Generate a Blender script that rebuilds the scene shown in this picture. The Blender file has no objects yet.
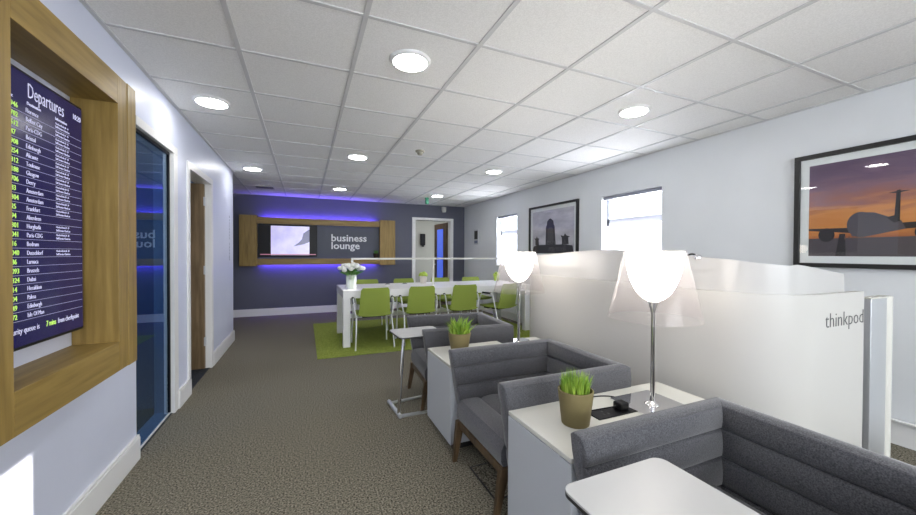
import bpy, bmesh, math, random
from mathutils import Vector, Matrix
random.seed(7)
PI = math.pi
SC = bpy.context.scene
COL = SC.collection

# ------------------------------------------------------------------ camera
F_PX, YAW, PITCH, ROLL = 358.2, 0.4047, -0.0113, 0.0039
cy_, sy_ = math.cos(YAW), math.sin(YAW)
Fv = Vector((sy_*math.cos(PITCH), cy_*math.cos(PITCH), math.sin(PITCH)))
R0 = Vector((cy_, -sy_, 0)); U0 = R0.cross(Fv)
Rv = R0*math.cos(ROLL) + U0*math.sin(ROLL)
Uv = U0*math.cos(ROLL) - R0*math.sin(ROLL)
cam_d = bpy.data.cameras.new('camera')
cam = bpy.data.objects.new('camera', cam_d); COL.objects.link(cam)
m = Matrix((Rv, Uv, -Fv)).transposed().to_4x4(); m.translation = Vector((0, 0, 1.23))
cam.matrix_world = m
cam_d.sensor_width = 36.0; cam_d.lens = F_PX/916*36.0; cam_d.clip_start = 0.02
SC.camera = cam

# ------------------------------------------------------------------ world, sun, exposure
SC.view_settings.view_transform = 'Standard'; SC.view_settings.look = 'None'
SC.view_settings.gamma = 1.0; SC.view_settings.use_curve_mapping = False
SC.view_settings.exposure = 0.85
w = bpy.data.worlds.new('sky'); SC.world = w; w.use_nodes = True
bg = w.node_tree.nodes['Background']
bg.inputs[0].default_value = (0.88, 0.93, 1.0, 1); bg.inputs[1].default_value = 2.6
SUN = bpy.data.lights.new('sun', 'SUN'); SUN.energy = 9.0; SUN.angle = 0.006; SUN.color = (1, .95, .88)
so = bpy.data.objects.new('sun', SUN); COL.objects.link(so)
so.rotation_euler = Vector((-1, -.368, -.314)).to_track_quat('-Z', 'Y').to_euler()
so.location = (8, 6, 4)
LAMP_W, CEIL_W = 5.2, 26.0
# daylight entering through the side windows, and an added rear fill
def daylight(name, loc, direction, sx, sy, power, col=(.93, .96, 1)):
    l = bpy.data.lights.new(name, 'AREA'); l.shape = 'RECTANGLE'; l.size = sx; l.size_y = sy
    l.energy = power; l.color = col
    o = bpy.data.objects.new(name, l); COL.objects.link(o); o.location = loc
    o.rotation_euler = Vector(direction).to_track_quat('-Z', 'Y').to_euler()
    return o
daylight('daylight_window_1', (3.74, 3.125, 1.5), (-1, 0, 0), .8, .9, 26)
daylight('daylight_window_2', (3.74, 5.94, 1.5), (-1, 0, 0), .7, .9, 24)
daylight('rear_fill_light', (1.2, -2.9, 1.5), (0, 1, 0), 3.2, 1.3, 48)  # unseen fill from behind the view, added to brighten the room

# ------------------------------------------------------------------ materials
def mat(name, col, rough=.5, metal=0, spec=.5, emit=None, es=0, **kw):
    mt = bpy.data.materials.new(name); mt.use_nodes = True
    b = mt.node_tree.nodes['Principled BSDF']
    b.inputs['Base Color'].default_value = (*col, 1)
    b.inputs['Roughness'].default_value = rough; b.inputs['Metallic'].default_value = metal
    b.inputs['Specular IOR Level'].default_value = spec
    if emit:
        b.inputs['Emission Color'].default_value = (*emit, 1); b.inputs['Emission Strength'].default_value = es
    for k, v in kw.items(): b.inputs[k.replace('_', ' ')].default_value = v
    return mt
def nodes(mt): return mt.node_tree, mt.node_tree.nodes['Principled BSDF']
def noisy(name, c1, c2, scale, rough=.6, bump=0.0, stretch=(1, 1, 1), detail=4, spec=.4, lo=.35, hi=.65, bdist=.002):
    mt = mat(name, c1, rough, spec=spec); nt, b = nodes(mt); N, L = nt.nodes, nt.links
    tc = N.new('ShaderNodeTexCoord'); mp = N.new('ShaderNodeMapping'); mp.inputs['Scale'].default_value = stretch
    no = N.new('ShaderNodeTexNoise'); no.inputs['Scale'].default_value = scale; no.inputs['Detail'].default_value = detail
    cr = N.new('ShaderNodeValToRGB'); cr.color_ramp.elements[0].position = lo; cr.color_ramp.elements[1].position = hi
    cr.color_ramp.elements[0].color = (*c1, 1); cr.color_ramp.elements[1].color = (*c2, 1)
    L.new(tc.outputs['Object'], mp.inputs[0]); L.new(mp.outputs[0], no.inputs['Vector'])
    L.new(no.outputs[0], cr.inputs[0]); L.new(cr.outputs[0], b.inputs['Base Color'])
    if bump:
        bp = N.new('ShaderNodeBump'); bp.inputs['Strength'].default_value = bump; bp.inputs['Distance'].default_value = bdist
        L.new(no.outputs[0], bp.inputs['Height']); L.new(bp.outputs[0], b.inputs['Normal'])
    return mt
def clear(name, tint, alpha_mix, rough=.02, ior_fac=None, gloss=(1, 1, 1)):
    """thin clear sheet: transparent with a fresnel-weighted glossy coat and a little body colour"""
    mt = bpy.data.materials.new(name); mt.use_nodes = True; nt = mt.node_tree; N, L = nt.nodes, nt.links
    N.clear(); out = N.new('ShaderNodeOutputMaterial')
    tr = N.new('ShaderNodeBsdfTransparent'); tr.inputs[0].default_value = (*tint, 1)
    gl = N.new('ShaderNodeBsdfGlossy'); gl.inputs['Roughness'].default_value = rough; gl.inputs['Color'].default_value = (*gloss, 1)
    fr = N.new('ShaderNodeFresnel'); fr.inputs['IOR'].default_value = ior_fac or 1.5
    ge = N.new('ShaderNodeNewGeometry'); ff = N.new('ShaderNodeMath'); ff.operation = 'SUBTRACT'; ff.use_clamp = True
    L.new(fr.outputs[0], ff.inputs[0]); L.new(ge.outputs['Backfacing'], ff.inputs[1])
    mx = N.new('ShaderNodeMixShader'); L.new(ff.outputs[0], mx.inputs[0]); L.new(tr.outputs[0], mx.inputs[1]); L.new(gl.outputs[0], mx.inputs[2])
    last = mx
    if alpha_mix:
        df = N.new('ShaderNodeBsdfDiffuse'); df.inputs[0].default_value = (.9, .9, .9, 1)
        tl = N.new('ShaderNodeBsdfTranslucent'); tl.inputs[0].default_value = (.9, .9, .9, 1)
        m2 = N.new('ShaderNodeMixShader'); m2.inputs[0].default_value = .5; L.new(df.outputs[0], m2.inputs[1]); L.new(tl.outputs[0], m2.inputs[2])
        m3 = N.new('ShaderNodeMixShader'); m3.inputs[0].default_value = alpha_mix
        L.new(mx.outputs[0], m3.inputs[1]); L.new(m2.outputs[0], m3.inputs[2]); last = m3
    L.new(last.outputs[0], out.inputs[0]); return mt
def translucent(name, col, fac=.5, rough=.4):
    mt = bpy.data.materials.new(name); mt.use_nodes = True; nt = mt.node_tree; N, L = nt.nodes, nt.links
    b = N['Principled BSDF']; b.inputs['Base Color'].default_value = (*col, 1); b.inputs['Roughness'].default_value = rough
    tl = N.new('ShaderNodeBsdfTranslucent'); tl.inputs[0].default_value = (*col, 1)
    mx = N.new('ShaderNodeMixShader'); mx.inputs[0].default_value = fac
    L.new(b.outputs[0], mx.inputs[1]); L.new(tl.outputs[0], mx.inputs[2]); L.new(mx.outputs[0], N['Material Output'].inputs[0]); return mt

M = {}
M['wall_l'] = noisy('paint_white_cool', (.63, .665, .79), (.65, .685, .81), 3, .38, spec=.5)
M['wall_r'] = noisy('paint_white', (.72, .745, .76), (.74, .765, .78), 3, .5)
M['wall_b'] = noisy('paint_slate', (.100, .106, .145), (.105, .111, .15), 3, .55)
M['tile'] = noisy('mineral_tile', (.80, .795, .775), (.90, .895, .875), 160, .9, bump=.25, detail=3, bdist=.001)
M['tee'] = mat('ceiling_tee', (.60, .60, .60), .5)
M['trim'] = mat('gloss_white_trim', (.80, .80, .79), .3)
M['carpet'] = noisy('carpet_loop', (.034, .031, .022), (.34, .31, .24), 115, .95, bump=.5, detail=5, spec=.1, lo=.34, hi=.68, bdist=.003)
M['rug'] = noisy('carpet_green', (.16, .20, .03), (.32, .38, .08), 80, .95, bump=.5, detail=4, spec=.1, bdist=.004)
def oak(name, st): return noisy(name, (.20, .128, .032), (.37, .25, .075), 5, .42, stretch=st, detail=7, spec=.4, lo=.25, hi=.75)
M['oak_z'] = oak('oak_grain_upright', (9, 9, .7)); M['oak_y'] = oak('oak_grain_depth', (9, .7, 9)); M['oak_x'] = oak('oak_grain_across', (.7, 9, 9))
M['walnut'] = noisy('walnut', (.055, .035, .018), (.12, .075, .038), 6, .4, stretch=(6, 6, .8), detail=6)
M['doorwood'] = noisy('door_veneer', (.15, .10, .05), (.25, .17, .09), 5, .4, stretch=(8, 8, .6), detail=6)
M['darkwood'] = noisy('dark_door_veneer', (.05, .03, .018), (.10, .06, .035), 5, .4, stretch=(8, 8, .6), detail=6)
M['white'] = mat('white_laminate', (.66, .655, .60), .25, spec=.5)
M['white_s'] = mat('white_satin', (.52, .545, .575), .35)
M['tabletop'] = mat('table_white', (.84, .84, .84), .3)
M['sidetop'] = mat('side_table_laminate', (.50, .50, .49), .35)
M['blackedge'] = mat('black_edge', (.02, .02, .02), .4)
M['black'] = mat('black_plastic', (.010, .010, .012), .35, spec=.2)
M['grey_in'] = mat('slate_panel', (.075, .085, .11), .5)
M['fabric'] = noisy('wool_grey', (.040, .041, .047), (.125, .125, .136), 230, .95, bump=.35, detail=3, spec=.15, lo=.3, hi=.7)
def fuzz(mt, wgt=.35):
    b = mt.node_tree.nodes['Principled BSDF']; b.inputs['Sheen Weight'].default_value = wgt; b.inputs['Sheen Roughness'].default_value = .5
fuzz(M['fabric'])
M['green'] = mat('lime_upholstery', (.29, .37, .065), .6, spec=.3)
M['chrome'] = mat('chrome', (.80, .80, .82), .08, 1.0)
M['chairframe'] = mat('pale_metal_tube', (.78, .79, .80), .3, .15)
M['alu'] = mat('satin_aluminium', (.62, .64, .66), .35, .7)
M['pot'] = noisy('olive_clay', (.185, .15, .062), (.21, .17, .075), 8, .7)
M['soil'] = noisy('soil', (.02, .014, .008), (.05, .035, .02), 60, 1)
M['grass'] = noisy('grass_blade', (.15, .30, .03), (.42, .58, .08), 14, .5)
M['leaf'] = mat('leaf_green', (.07, .22, .03), .5); M['stem'] = mat('stem_green', (.16, .33, .07), .5)
M['petal'] = mat('petal_white', (.85, .86, .80), .6); M['lime'] = noisy('lime_leaf', (.35, .5, .05), (.6, .75, .15), 40, .6)
M['creampot'] = mat('cream_pot', (.72, .66, .58), .5)
M['pod'] = mat('pod_satin_white', (.54, .53, .50), .3, spec=.5)
M['band'] = translucent('opal_acrylic', (.70, .695, .68), .35, .2)
M['opal'] = mat('lit_opal_glass', (.9, .9, .9), .3, emit=(1, .96, .90), es=LAMP_W)
M['ceil_lamp'] = mat('lit_ceiling_diffuser', (.9, .9, .9), .3, emit=(1, .985, .96), es=CEIL_W)
M['skirt'] = clear('clear_acrylic_skirt', (.95, .93, .925), .055, .08, 1.35)
M['glass'] = clear('picture_glass', (1, 1, 1), 0, .01)
M['vase'] = clear('vase_glass', (.92, .95, .95), .30, .02)
M['bluefilm'] = clear('blue_tinted_glass', (.26, .42, .62), 0, .008, 3.4, gloss=(.55, .75, 1.0))
M['led'] = mat('violet_led', (.1, .05, .4), .5, emit=(.13, .07, 1.0), es=13)
M['blind'] = translucent('sheer_blind', (.82, .83, .9), .6, .8)
M['upvc'] = mat('window_frame_white', (.62, .64, .72), .35)
M['blindhead'] = mat('blind_headrail', (.30, .31, .38), .4)
M['screen'] = mat('display_navy', (.012, .010, .045), .18, spec=.2, emit=(.016, .013, .075), es=.35)
M['t_white'] = mat('display_text_white', (.5, .5, .6), .5, emit=(.55, .55, .75), es=.38)
M['t_green'] = mat('display_text_green', (.3, .5, .1), .5, emit=(.45, .75, .12), es=.5)
M['t_rule'] = mat('display_rule', (.3, .3, .4), .5, emit=(.3, .3, .42), es=.4)
M['sign'] = mat('sign_white', (.80, .82, .84), .4)
M['ink'] = mat('ink_grey', (.06, .06, .06), .5); M['bluegrey'] = mat('letter_blue_grey', (.20, .23, .34), .5)
M['frame_b'] = mat('black_frame', (.012, .012, .012), .4); M['mount'] = mat('mount_board', (.74, .78, .77), .7)
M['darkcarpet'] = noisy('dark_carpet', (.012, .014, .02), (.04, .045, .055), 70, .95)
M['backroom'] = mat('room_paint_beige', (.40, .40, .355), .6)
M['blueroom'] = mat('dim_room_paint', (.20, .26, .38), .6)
M['blueglow'] = mat('glowing_blue_pane', (.03, .06, .4), .2, emit=(.06, .12, .62), es=.5)  # door pane is no lamp; its blue light is emission in the material
M['green_s'] = mat('green_plastic', (.05, .28, .16), .5)
M['sensor'] = mat('sensor_ivory', (.40, .38, .31), .5)
M['outside'] = noisy('paving_outside', (.45, .45, .44), (.55, .55, .54), 3, .9)

# ------------------------------------------------------------------ mesh helpers
def link(name, bm, mt=None, parent=None, smooth=None, kind=None):
    me = bpy.data.meshes.new(name); bm.normal_update(); bm.to_mesh(me); bm.free()
    ms = mt if isinstance(mt, (list, tuple)) else [mt]
    for x in ms: me.materials.append(M[x])
    if smooth is not None:
        for p in me.polygons: p.use_smooth = True
        if smooth < 179: me.set_sharp_from_angle(angle=math.radians(smooth))
    o = bpy.data.objects.new(name, me); COL.objects.link(o)
    if parent: o.parent = parent
    if kind: o['kind'] = kind
    return o
def struct(name, bm, mt, parent=None, smooth=None): return link(name, bm, mt, parent, smooth, 'structure')
def thing(name, label, cat, loc=(0, 0, 0), rz=0, group=None):
    o = bpy.data.objects.new(name, None); COL.objects.link(o); o.empty_display_size = .1
    o.location = loc; o.rotation_euler = (0, 0, rz); o['label'] = label; o['category'] = cat
    if group: o['group'] = group
    return o
def tag(o, label, cat, group=None):
    o['label'] = label; o['category'] = cat
    if group: o['group'] = group
    return o
def tree(o): return [o] + [c for ch in bpy.data.objects if ch.parent == o for c in tree(ch)]
def dup(root, loc, rz=None, label=None):
    allo = tree(root); mp = {}
    for o in allo:
        c = o.copy(); COL.objects.link(c); mp[o] = c
        if o is not root: c.parent = mp[o.parent]
    r = mp[root]; r.location = loc
    if rz is not None: r.rotation_euler = (0, 0, rz)
    if label: r['label'] = label
    return r
def box(bm, x0, x1, y0, y1, z0, z1, bev=0, seg=2, mi=0):
    vs = [bm.verts.new((x, y, z)) for x in (x0, x1) for y in (y0, y1) for z in (z0, z1)]
    fs = [bm.faces.new([vs[i] for i in f]) for f in ((0, 1, 3, 2), (4, 6, 7, 5), (0, 4, 5, 1), (2, 3, 7, 6), (0, 2, 6, 4), (1, 5, 7, 3))]
    for f in fs: f.material_index = mi
    if bev:
        es = list({e for f in fs for e in f.edges})
        bmesh.ops.bevel(bm, geom=es, offset=bev, segments=seg, affect='EDGES', profile=.5)
    return bm
def B(*a, **k): return box(bmesh.new(), *a, **k)
def lathe(bm, prof, n=32, cx=0, cy=0, close=False, mi=0):
    rings = []
    for r, z in prof:
        if r < 1e-6: rings.append([bm.verts.new((cx, cy, z))])
        else: rings.append([bm.verts.new((cx+r*math.cos(2*PI*i/n), cy+r*math.sin(2*PI*i/n), z)) for i in range(n)])
    prs = list(zip(rings[:-1], rings[1:])) + ([(rings[-1], rings[0])] if close else [])
    for a, b in prs:
        for i in range(n):
            j = (i+1) % n
            if len(a) == 1 and len(b) == 1: continue
            if len(a) == 1: f = bm.faces.new((a[0], b[j], b[i]))
            elif len(b) == 1: f = bm.faces.new((a[i], a[j], b[0]))
            else: f = bm.faces.new((a[i], a[j], b[j], b[i]))
            f.material_index = mi
    return bm
def tube(bm, pts, r, n=10, mi=0, flat=None):
    pts = [Vector(p) for p in pts]; rs = r if isinstance(r, (list, tuple)) else [r]*len(pts); rings = []
    up = None
    for i, p in enumerate(pts):
        d = ((pts[i+1]-p).normalized() if i < len(pts)-1 else Vector()) + ((p-pts[i-1]).normalized() if i else Vector())
        d.normalize()
        if up is None: up = Vector((0, 0, 1)) if abs(d.z) < .9 else Vector((1, 0, 0))
        s = d.cross(up).normalized(); up = s.cross(d).normalized()
        rings.append([bm.verts.new(p + (s*math.cos(2*PI*k/n)+up*math.sin(2*PI*k/n))*rs[i]) for k in range(n)])
    for a, b in zip(rings[:-1], rings[1:]):
        for k in range(n):
            bm.faces.new((a[k], a[(k+1) % n], b[(k+1) % n], b[k])).material_index = mi
    bm.faces.new(rings[0][::-1]).material_index = mi; bm.faces.new(rings[-1]).material_index = mi
    return bm
def rounded(pts, r=.03, n=5):
    """round the corners of a polyline"""
    pts = [Vector(p) for p in pts]; out = [pts[0]]
    for a, b, c in zip(pts[:-2], pts[1:-1], pts[2:]):
        u = (a-b); v = (c-b); rr = min(r, u.length*.49, v.length*.49); p0 = b+u.normalized()*rr; p1 = b+v.normalized()*rr
        for i in range(n+1):
            t = i/n; out.append(p0*(1-t)**2 + b*2*t*(1-t) + p1*t*t)
    return out + [pts[-1]]
def rrect(x0, x1, y0, y1, r, n=6):
    pts = []
    for cx, cy, a0 in ((x1-r, y1-r, 0), (x0+r, y1-r, 90), (x0+r, y0+r, 180), (x1-r, y0+r, 270)):
        for i in range(n+1):
            a = math.radians(a0+90*i/n); pts.append((cx+r*math.cos(a), cy+r*math.sin(a)))
    return pts
def slab(bm, pts, z0, z1, mi=0, mtop=None):
    lo = [bm.verts.new((x, y, z0)) for x, y in pts]; hi = [bm.verts.new((x, y, z1)) for x, y in pts]; n = len(pts)
    bm.faces.new(hi).material_index = mi if mtop is None else mtop; bm.faces.new(lo[::-1]).material_index = mi
    for i in range(n): bm.faces.new((lo[i], lo[(i+1) % n], hi[(i+1) % n], hi[i])).material_index = mi
    return bm
def xform(bm, mtx): bmesh.ops.transform(bm, matrix=mtx, verts=bm.verts); return bm
FRAMES = {'left': Matrix(((0, 0, 1, 0), (1, 0, 0, 0), (0, 1, 0, 0), (0, 0, 0, 1))),     # faces +X, reads along +Y
          'back': Matrix(((1, 0, 0, 0), (0, 0, -1, 0), (0, 1, 0, 0), (0, 0, 0, 1))),    # faces -Y
          'right': Matrix(((0, 0, -1, 0), (-1, 0, 0, 0), (0, 1, 0, 0), (0, 0, 0, 1)))}  # faces -X
def text(bm, s, size, pos, face, ext=.0006, off=0, sx=1, mi=0, align='LEFT', space=1.0):
    cu = bpy.data.curves.new('t', 'FONT'); cu.body = s; cu.size = size; cu.extrude = ext; cu.offset = off
    cu.resolution_u = 2; cu.align_x = align; cu.space_character = space
    ob = bpy.data.objects.new('t', cu); me = ob.to_mesh()
    n0 = len(bm.verts); nf = len(bm.faces); bm.from_mesh(me); bm.verts.ensure_lookup_table(); bm.faces.ensure_lookup_table()
    mt = Matrix.Translation(pos) @ FRAMES[face] @ Matrix.Diagonal((sx, 1, 1, 1))
    for v in bm.verts[n0:]: v.co = mt @ v.co
    for f in bm.faces[nf:]: f.material_index = mi
    ob.to_mesh_clear(); bpy.data.objects.remove(ob); bpy.data.curves.remove(cu)
def poly(bm, pts, face, depth, th=.001, mi=0):
    """flat printed shape: pts are (across, up) metres on a surface at 'depth'"""
    vs = []
    for a, b in pts:
        vs.append((depth, a, b) if face != 'back' else (a, depth, b))
    f = bm.faces.new([bm.verts.new(v) for v in vs]); f.material_index = mi
    return f

# ================================================================== STRUCTURE
XL, XR, YB, H = -.92, 3.55, 7.9, 2.3525
YF = -3.0
struct('floor', B(-3.4, XR+.12, YF, YB+.12, -.12, 0), 'carpet')
bm = B(-3.4, XR+.12, YF, YB+.12, H, H+.12); ceil = struct('ceiling', bm, 'tile')
bm = bmesh.new()
k = -.333-.6*5
while k < XR:
    box(bm, k-.012, k+.012, YF, YB, H-.006, H+.002); k += .6
k = 1.739-.5706*8
while k < YB:
    box(bm, -3.4, XR, k-.010, k+.010, H-.005, H+.002); k += .5706
box(bm, XR-.022, XR, YF, YB, H-.007, H+.002); box(bm, XL, XL+.022, YF, 5.85, H-.007, H+.002); box(bm, -3.4, XR, YB-.022, YB, H-.007, H+.002)
struct('ceiling_grid', bm, 'tee', ceil)

# left wall with the two openings
GY0, GY1, GZ = 2.70, 3.36, 1.985
DY0, DY1, DZ = 3.76, 4.54, 1.955
bm = bmesh.new(); T = .12
box(bm, XL-T, XL, YF, GY0-.0, 0, H); box(bm, XL-T, XL, GY0, GY1+.08, GZ+.05, H)
box(bm, XL-T, XL, GY1+.08, DY0, 0, H); box(bm, XL-T, XL, DY0, DY1, DZ, H); box(bm, XL-T, XL, DY1, 5.85, 0, H)
struct('wall_left', bm, 'wall_l')
bm = bmesh.new()   # right wall with two windows (upper edge hidden sill at 1.0)
W1 = (2.70, 3.55); W2 = (5.57, 6.31); WZ0, WZ1 = 1.0, 1.97
for a, b in ((YF, W1[0]), (W1[1], W2[0]), (W2[1], YB)): box(bm, XR, XR+.16, a, b, 0, H)
for a, b in (W1, W2): box(bm, XR, XR+.16, a, b, 0, WZ0); box(bm, XR, XR+.16, a, b, WZ1, H)
struct('wall_right', bm, 'wall_r')
bm = bmesh.new(); BX0, BX1, BZ = 2.32, 3.18, 1.99
box(bm, -3.4, BX0, YB, YB+.12, 0, H); box(bm, BX1, XR+.12, YB, YB+.12, 0, H); box(bm, BX0, BX1, YB, YB+.12, BZ, H)
struct('wall_back', bm, 'wall_b')
bm = bmesh.new(); box(bm, -3.4, .2-.9, YF-.12, YF, 0, H); box(bm, 3.0, XR+.12, YF-.12, YF, 0, H); box(bm, -.7, 3.0, YF-.12, YF, 0, .85); box(bm, -.7, 3.0, YF-.12, YF, 2.15, H)
struct('wall_front', bm, 'wall_r')
bm = bmesh.new(); box(bm, -3.52, -3.4, YF, YB+.12, 0, H); box(bm, -3.4, XL-T, 3.52, 3.62, 0, H); box(bm, -3.4, XL-T, 5.75, 5.85, 0, H); box(bm, -3.4, XL-T, 1.2, 1.3, 0, H)
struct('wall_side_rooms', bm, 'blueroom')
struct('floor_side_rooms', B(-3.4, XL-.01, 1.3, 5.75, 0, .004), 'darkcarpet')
# corridor beyond the back doorway
bm = bmesh.new(); box(bm, 1.4, 4.6, 9.5, 9.6, 0, H); box(bm, 1.3, 1.4, YB+.12, 9.6, 0, H); box(bm, 4.6, 4.7, YB+.12, 9.6, 0, H)
struct('wall_corridor', bm, 'backroom')
struct('floor_corridor', B(1.3, 4.7, YB+.12, 9.6, -.1, 0), 'carpet'); struct('ceiling_corridor', B(1.3, 4.7, YB+.12, 9.6, H, H+.1), 'tile')
l = bpy.data.lights.new('corridor_light', 'AREA'); l.shape = 'DISK'; l.size = .3; l.energy = 4
o = bpy.data.objects.new('corridor_light', l); COL.objects.link(o); o.location = (2.6, 8.6, H-.02)

for nm, lx, ly, e in (('side_room_fill', -2.1, 2.4, 11), ('side_room_fill', -2.1, 4.7, 5)):  # unseen lamps added behind the left wall to brighten the blue glass
    l = bpy.data.lights.new(nm, 'AREA'); l.shape = 'DISK'; l.size = .3; l.energy = e; l.color = (.8, .9, 1)
    o = bpy.data.objects.new(nm, l); COL.objects.link(o); o.location = (lx, ly, H-.02)
# skirting boards
def skirt(bm, x0, x1, y0, y1): box(bm, x0, x1, y0, y1, 0, .13); box(bm, x0+(.0 if x0 < 0 else .004), x1-(.004 if x0 < 0 else 0), y0, y1, .13, .145)
bm = bmesh.new()
for a, b in ((YF, GY0), (GY1+.08, DY0-.0), (DY1+.06, 5.85)): skirt(bm, XL, XL+.018, a, b)
struct('baseboard_left', bm, 'trim')
bm = bmesh.new(); skirt(bm, XR-.018, XR, YF, YB); struct('baseboard_right', bm, 'trim')
bm = bmesh.new(); box(bm, -3.4, BX0-.07, YB-.018, YB, 0, .14); box(bm, BX1+.07, XR, YB-.018, YB, 0, .14); struct('baseboard_back', bm, 'trim')
# sockets in the right skirting trunking
bm = bmesh.new(); box(bm, XR-.045, XR-.018, -.5, 1.35, .155, .165, .002); struct('trim_1', bm, 'trim')

# glazed screen / glass door in the left wall
bm = bmesh.new()
box(bm, XL-T, XL+.008, GY0, GY1+.09, GZ, GZ+.055, .002); box(bm, XL-T, XL+.008, GY1, GY1+.09, 0, GZ, .002)
box(bm, XL-T, XL-.02, GY0, GY1, 0, .015)
struct('trim_2', bm, 'trim')
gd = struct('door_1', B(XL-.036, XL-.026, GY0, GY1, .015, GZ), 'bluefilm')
bm = bmesh.new(); box(bm, XL-.044, XL-.018, GY1-.016, GY1, .015, GZ); box(bm, XL-.044, XL-.018, GY0, GY1, GZ-.02, GZ); struct('pane_gasket', bm, 'black', gd)
# door in the left wall: casing and open leaf
bm = bmesh.new()
box(bm, XL-T-.01, XL+.014, DY0-.055, DY0+.005, 0, DZ, .003); box(bm, XL-T-.01, XL+.014, DY1-.005, DY1+.06, 0, DZ, .003); box(bm, XL-T-.01, XL+.014, DY0-.055, DY1+.06, DZ-.005, DZ+.055, .003)
struct('trim_3', bm, 'trim')
d2 = struct('door_2', B(XL-.84, XL-.045, DY1-.052, DY1-.009, .01, DZ-.01, .003), 'doorwood')
bm = bmesh.new(); 
for z in (.25, 1.0, 1.72): box(bm, XL-.05, XL-.038, DY1-.055, DY1-.008, z, z+.09)
struct('hinge', bm, 'alu', d2)
# back doorway: white casing, dark door standing ajar with blue vision panel
bm = bmesh.new()
box(bm, BX0-.075, BX0+.004, YB-.016, YB+.13, 0, BZ, .003); box(bm, BX1-.004, BX1+.075, YB-.016, YB+.13, 0, BZ, .003); box(bm, BX0-.075, BX1+.075, YB-.016, YB+.13, BZ, BZ+.06, .003)
struct('trim_4', bm, 'trim')
bm = bmesh.new(); box(bm, 0, .78, -.022, .022, .01, 1.97); 
d3 = struct('door_3', bm, 'darkwood'); d3.location = (BX1-.02, YB+.15, 0); d3.rotation_euler = (0, 0, math.radians(92))
struct('vision_panel', B(.20, .58, -.026, .026, .35, 1.83), 'blueglow', d3)
struct('door_handle', tube(bmesh.new(), rounded([(.72, .02, .95), (.72, .06, .95), (.60, .06, .95)], .01), .008), 'alu', d3)

# windows
def window(nm, y0, y1, blind_low):
    bm = bmesh.new(); x0, x1 = XR+.09, XR+.14
    for a, b, c, d in ((y0, y0+.045, WZ0, WZ1), (y1-.045, y1, WZ0, WZ1), (y0, y1, WZ0, WZ0+.05), (y0, y1, WZ1-.04, WZ1), (y0, y1, 1.595, 1.68)):
        box(bm, x0, x1, a, b, c, d, .003)
    wn = struct(nm, bm, 'upvc')
    struct('window_pane', B(x0+.02, x0+.026, y0+.04, y1-.04, WZ0+.04, WZ1-.03), 'glass', wn)
    struct('window_sill', B(XR-.03, XR+.10, y0-.02, y1+.02, WZ0-.025, WZ0, .004), 'trim', wn)
    return wn
window('window_1', *W1, True); window('window_2', *W2, True)
for (y0, y1), lab in ((W1, 'white sheer roller blind with grey headrail, fabric added to block sun, nearer window'), (W2, 'white sheer roller blind with grey headrail in the far window beside the dark doorway wall')):
    t = thing('window_blind', lab, 'blind', (XR+.05, (y0+y1)/2, WZ1), 0, 'roller blinds in the windows')
    hw = (y1-y0)/2-.012
    link('headrail', B(-.03, .03, -hw, hw, -.045, -.003, .006), 'blindhead', t)
    link('blind_fabric', B(-.001, .001, -hw+.01, hw-.01, -.95, -.385), 'blind', t)  # nearer window: lowered fabric added to block low sun, upper pane left open
    link('bottom_bar', B(-.008, .008, -hw+.01, hw-.01, -.965, -.95, .003), 'upvc', t)
bm = bmesh.new()
for a, b, c, d in ((-.7, -.64, .85, 2.15), (2.94, 3.0, .85, 2.15), (1.12, 1.18, .85, 2.15), (-.7, 3.0, .85, .91), (-.7, 3.0, 2.09, 2.15)): box(bm, a, b, YF-.09, YF-.04, c, d)
w3 = struct('window_3', bm, 'upvc')
struct('ground_outside', B(XR+.16, 30, -10, 30, -.3, -.15), 'outside')

# ================================================================== CEILING THINGS
LG = 'round ceiling lights'
def ceiling_light(x, y, label):
    t = thing('ceiling_light', label, 'ceiling light', (x, y, H), 0, LG)
    link('bezel', lathe(bmesh.new(), [(.098, -.006), (.098, -.016), (.104, -.018), (.112, -.015), (.118, -.006), (.120, 0)], 40), 'trim', t, 40)
    link('diffuser', lathe(bmesh.new(), [(.0, -.024), (.04, -.0235), (.075, -.021), (.097, -.016), (.099, -.006)], 40), 'ceil_lamp', t, 60)
    bz = [c for c in bpy.data.objects if c.parent == t][0]
    for a in (30, 150, 270):
        c, s = math.cos(math.radians(a)), math.sin(math.radians(a)); link('retaining_clip', tube(bmesh.new(), [(.088*c, .088*s, -.021), (.104*c, .104*s, -.020)], .004, 6), 'alu', bz)
    return t
spots = [(.567, 2.04, 'round lit ceiling light nearest the middle top of the photo'), (-.633, 3.18, 'round lit ceiling light above the blue glass door'),
         (2.367, 2.045, 'round lit ceiling light above the pod end nearest the large sunset picture'), (.567, 4.29, 'round lit ceiling light over the left half of the dining table, near the smoke detector'),
         (.567, 6.56, 'small distant ceiling light in front of the lounge sign'), (-.633, 5.46, 'round lit ceiling light above the end of the left wall, before the air vent'),
         (2.367, 4.30, 'round lit ceiling light nearest the far picture'), (2.367, 6.56, 'small distant ceiling light before the green ceiling sensor and back doorway'),
         (.567, -.24, 'ceiling light behind the viewpoint, middle line'), (2.367, -.24, 'ceiling light behind the viewpoint, window side'), (-.633, .92, 'ceiling light above the departures display'), (-.633, -1.4, 'ceiling light behind the viewpoint, left side'), (1.4, -2.0, 'ceiling light at the rear of the room')]
l0 = ceiling_light(*spots[0])
for x, y, lb in spots[1:]: dup(l0, (x, y, H), 0, lb)
t = thing('smoke_detector', 'small ivory smoke detector on a ceiling tile', 'smoke detector', (1.163, 3.782, H))
link('base', lathe(bmesh.new(), [(.05, 0), (.05, -.012), (.044, -.018), (0, -.018)], 24), 'sensor', t, 40)
link('sensing_head', lathe(bmesh.new(), [(.03, -.018), (.032, -.03), (.026, -.045), (0, -.05)], 20), 'sensor', t, 40)
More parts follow.
